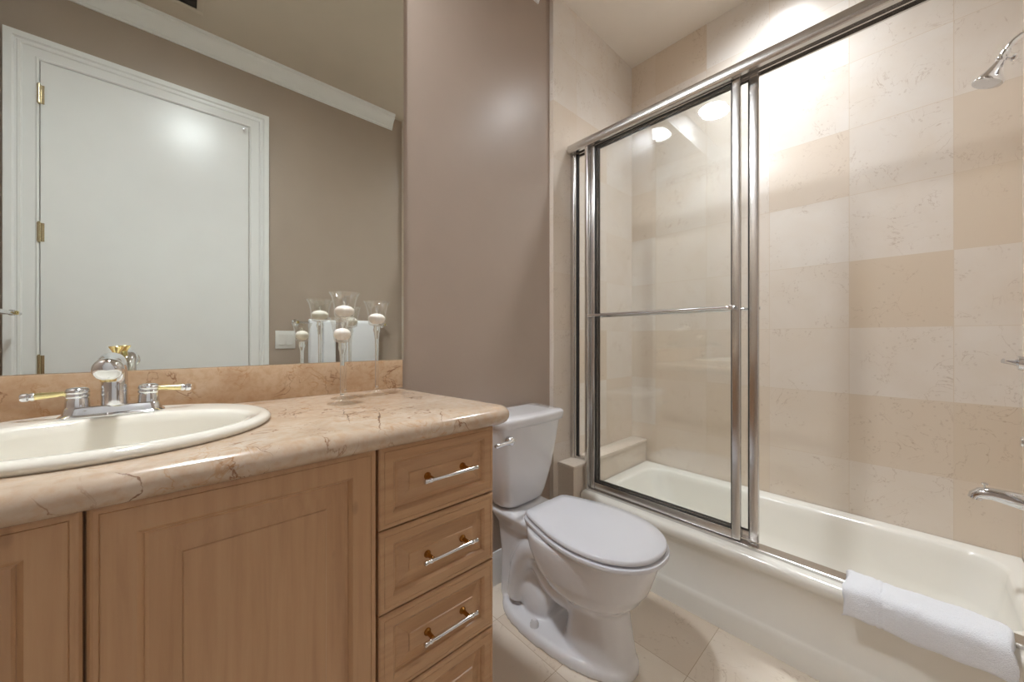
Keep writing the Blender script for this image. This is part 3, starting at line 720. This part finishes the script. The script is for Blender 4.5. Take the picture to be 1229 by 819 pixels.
bm = B(); tube(bm, [(VX, RY+.108, .622), (VX, RY+.108, .638)], .0025, 8); lathe(bm, [(0, 0), (.007, 0), (.008, .003), (.006, .006), (0, .007)], (VX, RY+.108, .637), seg=14); obj('lift_pin', bm, M['chrome'], sp)

# ------------------------------------------------------------------ folded towel over the tub rim
bm = B()
ty0, ty1 = -.178, .134
zt = SZ+.0115
# cross section (x, z): rests on the sill, folds over the rim, hangs a little in front of the apron
outer = cr([(1.612, zt+.002, 0), (1.616, zt+.014, 0), (1.600, zt+.024, 0), (1.560, zt+.026, 0), (1.524, zt+.022, 0), (1.502, zt+.008, 0), (1.494, zt-.020, 0), (1.492, zt-.055, 0), (1.496, zt-.068, 0), (1.506, zt-.070, 0), (1.514, zt-.062, 0), (1.518, zt-.030, 0), (1.520, zt-.012, 0), (1.535, zt-.0015, 0), (1.560, zt+.0015, 0)], 5, True)
cxo = sum(p.x for p in outer)/len(outer); czo = sum(p.y for p in outer)/len(outer)
ns = 64; loops = []
for k in range(ns+1):
    f = k/ns; y = ty1+(ty0-ty1)*f; e = min(f, 1-f)*ns
    s = 1 if e > 2.5 else (.90, .96, .99)[int(e)] if e < 3 else 1
    lp = []
    for i, p in enumerate(outer):
        g = 0
        for b_ in (.215, .265):
            g -= .0036*math.exp(-((f-b_)/.009)**2)
        g += .0016*math.exp(-((f-.02)/.012)**2)
        wob = .0022*math.sin(f*9+p.x*40)+.0014*math.sin(f*23+p.y*60)
        dx, dz_ = p.x-cxo, p.y-czo; L = math.hypot(dx, dz_)
        ux, uz = dx/L, dz_/L
        up = 1 if (i < len(outer)*.62) else .0
        xx = p.x+ux*(g+wob)*up-(1-s)*dx*.25; zz = p.y+uz*(g+wob)*up-(1-s)*.06*(1 if up else 0)
        lp.append((xx, y+.004*math.sin(i*.35)*(1 if e < 2 else 0), zz))
    loops.append(lp)
loft(bm, loops)
bmesh.ops.subdivide_edges(bm, edges=[e for e in bm.edges if e.calc_length() > .006], cuts=1, use_grid_fill=True)
for v in bm.verts: v.co += Vector((random.uniform(-1, 1), random.uniform(-1, 1), random.uniform(-1, 1)))*.0006
tag(obj('towel', bm, M['towel'], None, 0, origin=(1.56, -.02, zt)), 'folded white terry towel draped over the front rim of the bathtub', 'towel').data.shade_smooth()

# ------------------------------------------------------------------ things on the door wall (seen in the mirror)
def rail(name, label, ax, a0, a1, fixed, wall, z, inset=.02):
    t = thing(name, label, 'towel bar', ((a0+a1)/2, wall, z) if ax == 'x' else (wall, (a0+a1)/2, z), 'chrome towel bars')
    P = (lambda u, f: (u, f, z)) if ax == 'x' else (lambda u, f: (f, u, z))
    sgn = 1 if fixed > wall else -1
    dirn = (0, sgn, 0) if ax == 'x' else (sgn, 0, 0)
    bm = B(); tube(bm, [P(a0, fixed), P(a1, fixed)], .0075, 16)
    obj('bar', bm, M['chrome'], t)
    L = abs(fixed-wall)
    for a in (a0+inset, a1-inset):
        bm = B(); lathe(bm, [(0, 0), (.024, 0), (.024, .004), (.015, .010), (.009, .015), (.008, L-.012), (.012, L-.006), (.013, L), (.012, L+.008), (0, L+.011)], P(a, wall), dirn, 22); obj('bracket', bm, M['chrome'], t)
        bm = B(); lathe(bm, [(0, L+.008), (.008, L+.008), (.010, L+.013), (.007, L+.018), (0, L+.019)], P(a, wall), dirn, 16); o2 = obj('end_cap', bm, M['brass'], t); o2['label'] = 'brass cap on the bar bracket'
    return t
RBZ = 1.222; RBY = DY+.062
rail('towel_bar', 'chrome towel bar holding white towels, reflected beside the light switch', 'x', .575, 1.215, RBY, DY, RBZ)
rail('towel_bar', 'chrome towel bar on the left wall, its end at the mirror edge', 'y', -.205, .42, -.528, LX, 1.224, .10)
def hung(x0, x1, drop, thick, gap, label, mats=M['towel']):
    bm = B(); yc, zc = RBY, RBZ; ri = gap; ro = gap+thick
    sec = []
    for k in range(13):
        a = PI*k/12; sec.append((yc+ro*math.cos(a), zc+ro*math.sin(a)))
    sec += [(yc-ro, zc-drop*.8), (yc-ro+.002, zc-drop*.8-.004), (yc-ri-.002, zc-drop*.8-.004), (yc-ri, zc-drop*.8)]
    for k in range(13):
        a = PI-PI*k/12; sec.append((yc+ri*math.cos(a), zc+ri*math.sin(a)))
    sec += [(yc+ri, zc-drop), (yc+ri+.002, zc-drop-.004), (yc+ro-.002, zc-drop-.004), (yc+ro, zc-drop)]
    loops = []; n = 16
    for k in range(n+1):
        f = k/n; e = min(k, n-k); sh_ = (.35, .8, 1)[min(e, 2)]
        cyy, czz = yc, zc
        lp = []
        for (y, z) in sec:
            side = 1 if y > yc else -1
            d_ = abs(y-yc); mid = (ri+ro)/2
            hang = max(0, zc-z)
            wav = .002*math.sin(f*7+hang*9)*min(1, hang*8)
            band = -.0015 if .72*drop < hang < .78*drop else 0
            if z <= zc: yy = yc+side*(mid+(d_-mid)*sh_+(wav+band if d_ > mid else wav))
            else: yy = y
            lp.append((x0+(x1-x0)*f, yy, z))
        loops.append(lp)
    loft(bm, loops)
    return tag(obj('hand_towel', bm, mats, None, 50, origin=((x0+x1)/2, yc, zc)), label, 'towel', 'white towels on the reflected towel bar')
hung(.665, .745, .34, .017, .0085, 'narrow folded white towel hanging on the reflected bar nearest the light switch')
hung(.749, .832, .36, .013, .0085, 'folded white towel on the reflected bar, close beside the narrow first one')
hung(.905, 1.142, .40, .017, .0085, 'wide white towel on the reflected bar, farthest from the light switch')
sw = thing('light_switch', 'white double rocker light switch plate right of the reflected door', 'light switch', (.536, DY, 1.105))
bm = B(); box(bm, .478, .594, DY+.0005, DY+.006, 1.045, 1.165, .002); obj('plate', bm, M['plastic'], sw)
for sx in (.513, .559):
    bm = B(); prism(bm, [(DY+.0055, 1.071), (DY+.0105, 1.071), (DY+.0075, 1.105), (DY+.009, 1.139), (DY+.0055, 1.139)], 'x', sx-.0165, sx+.0165); obj('rocker', bm, M['plastic'], sw)
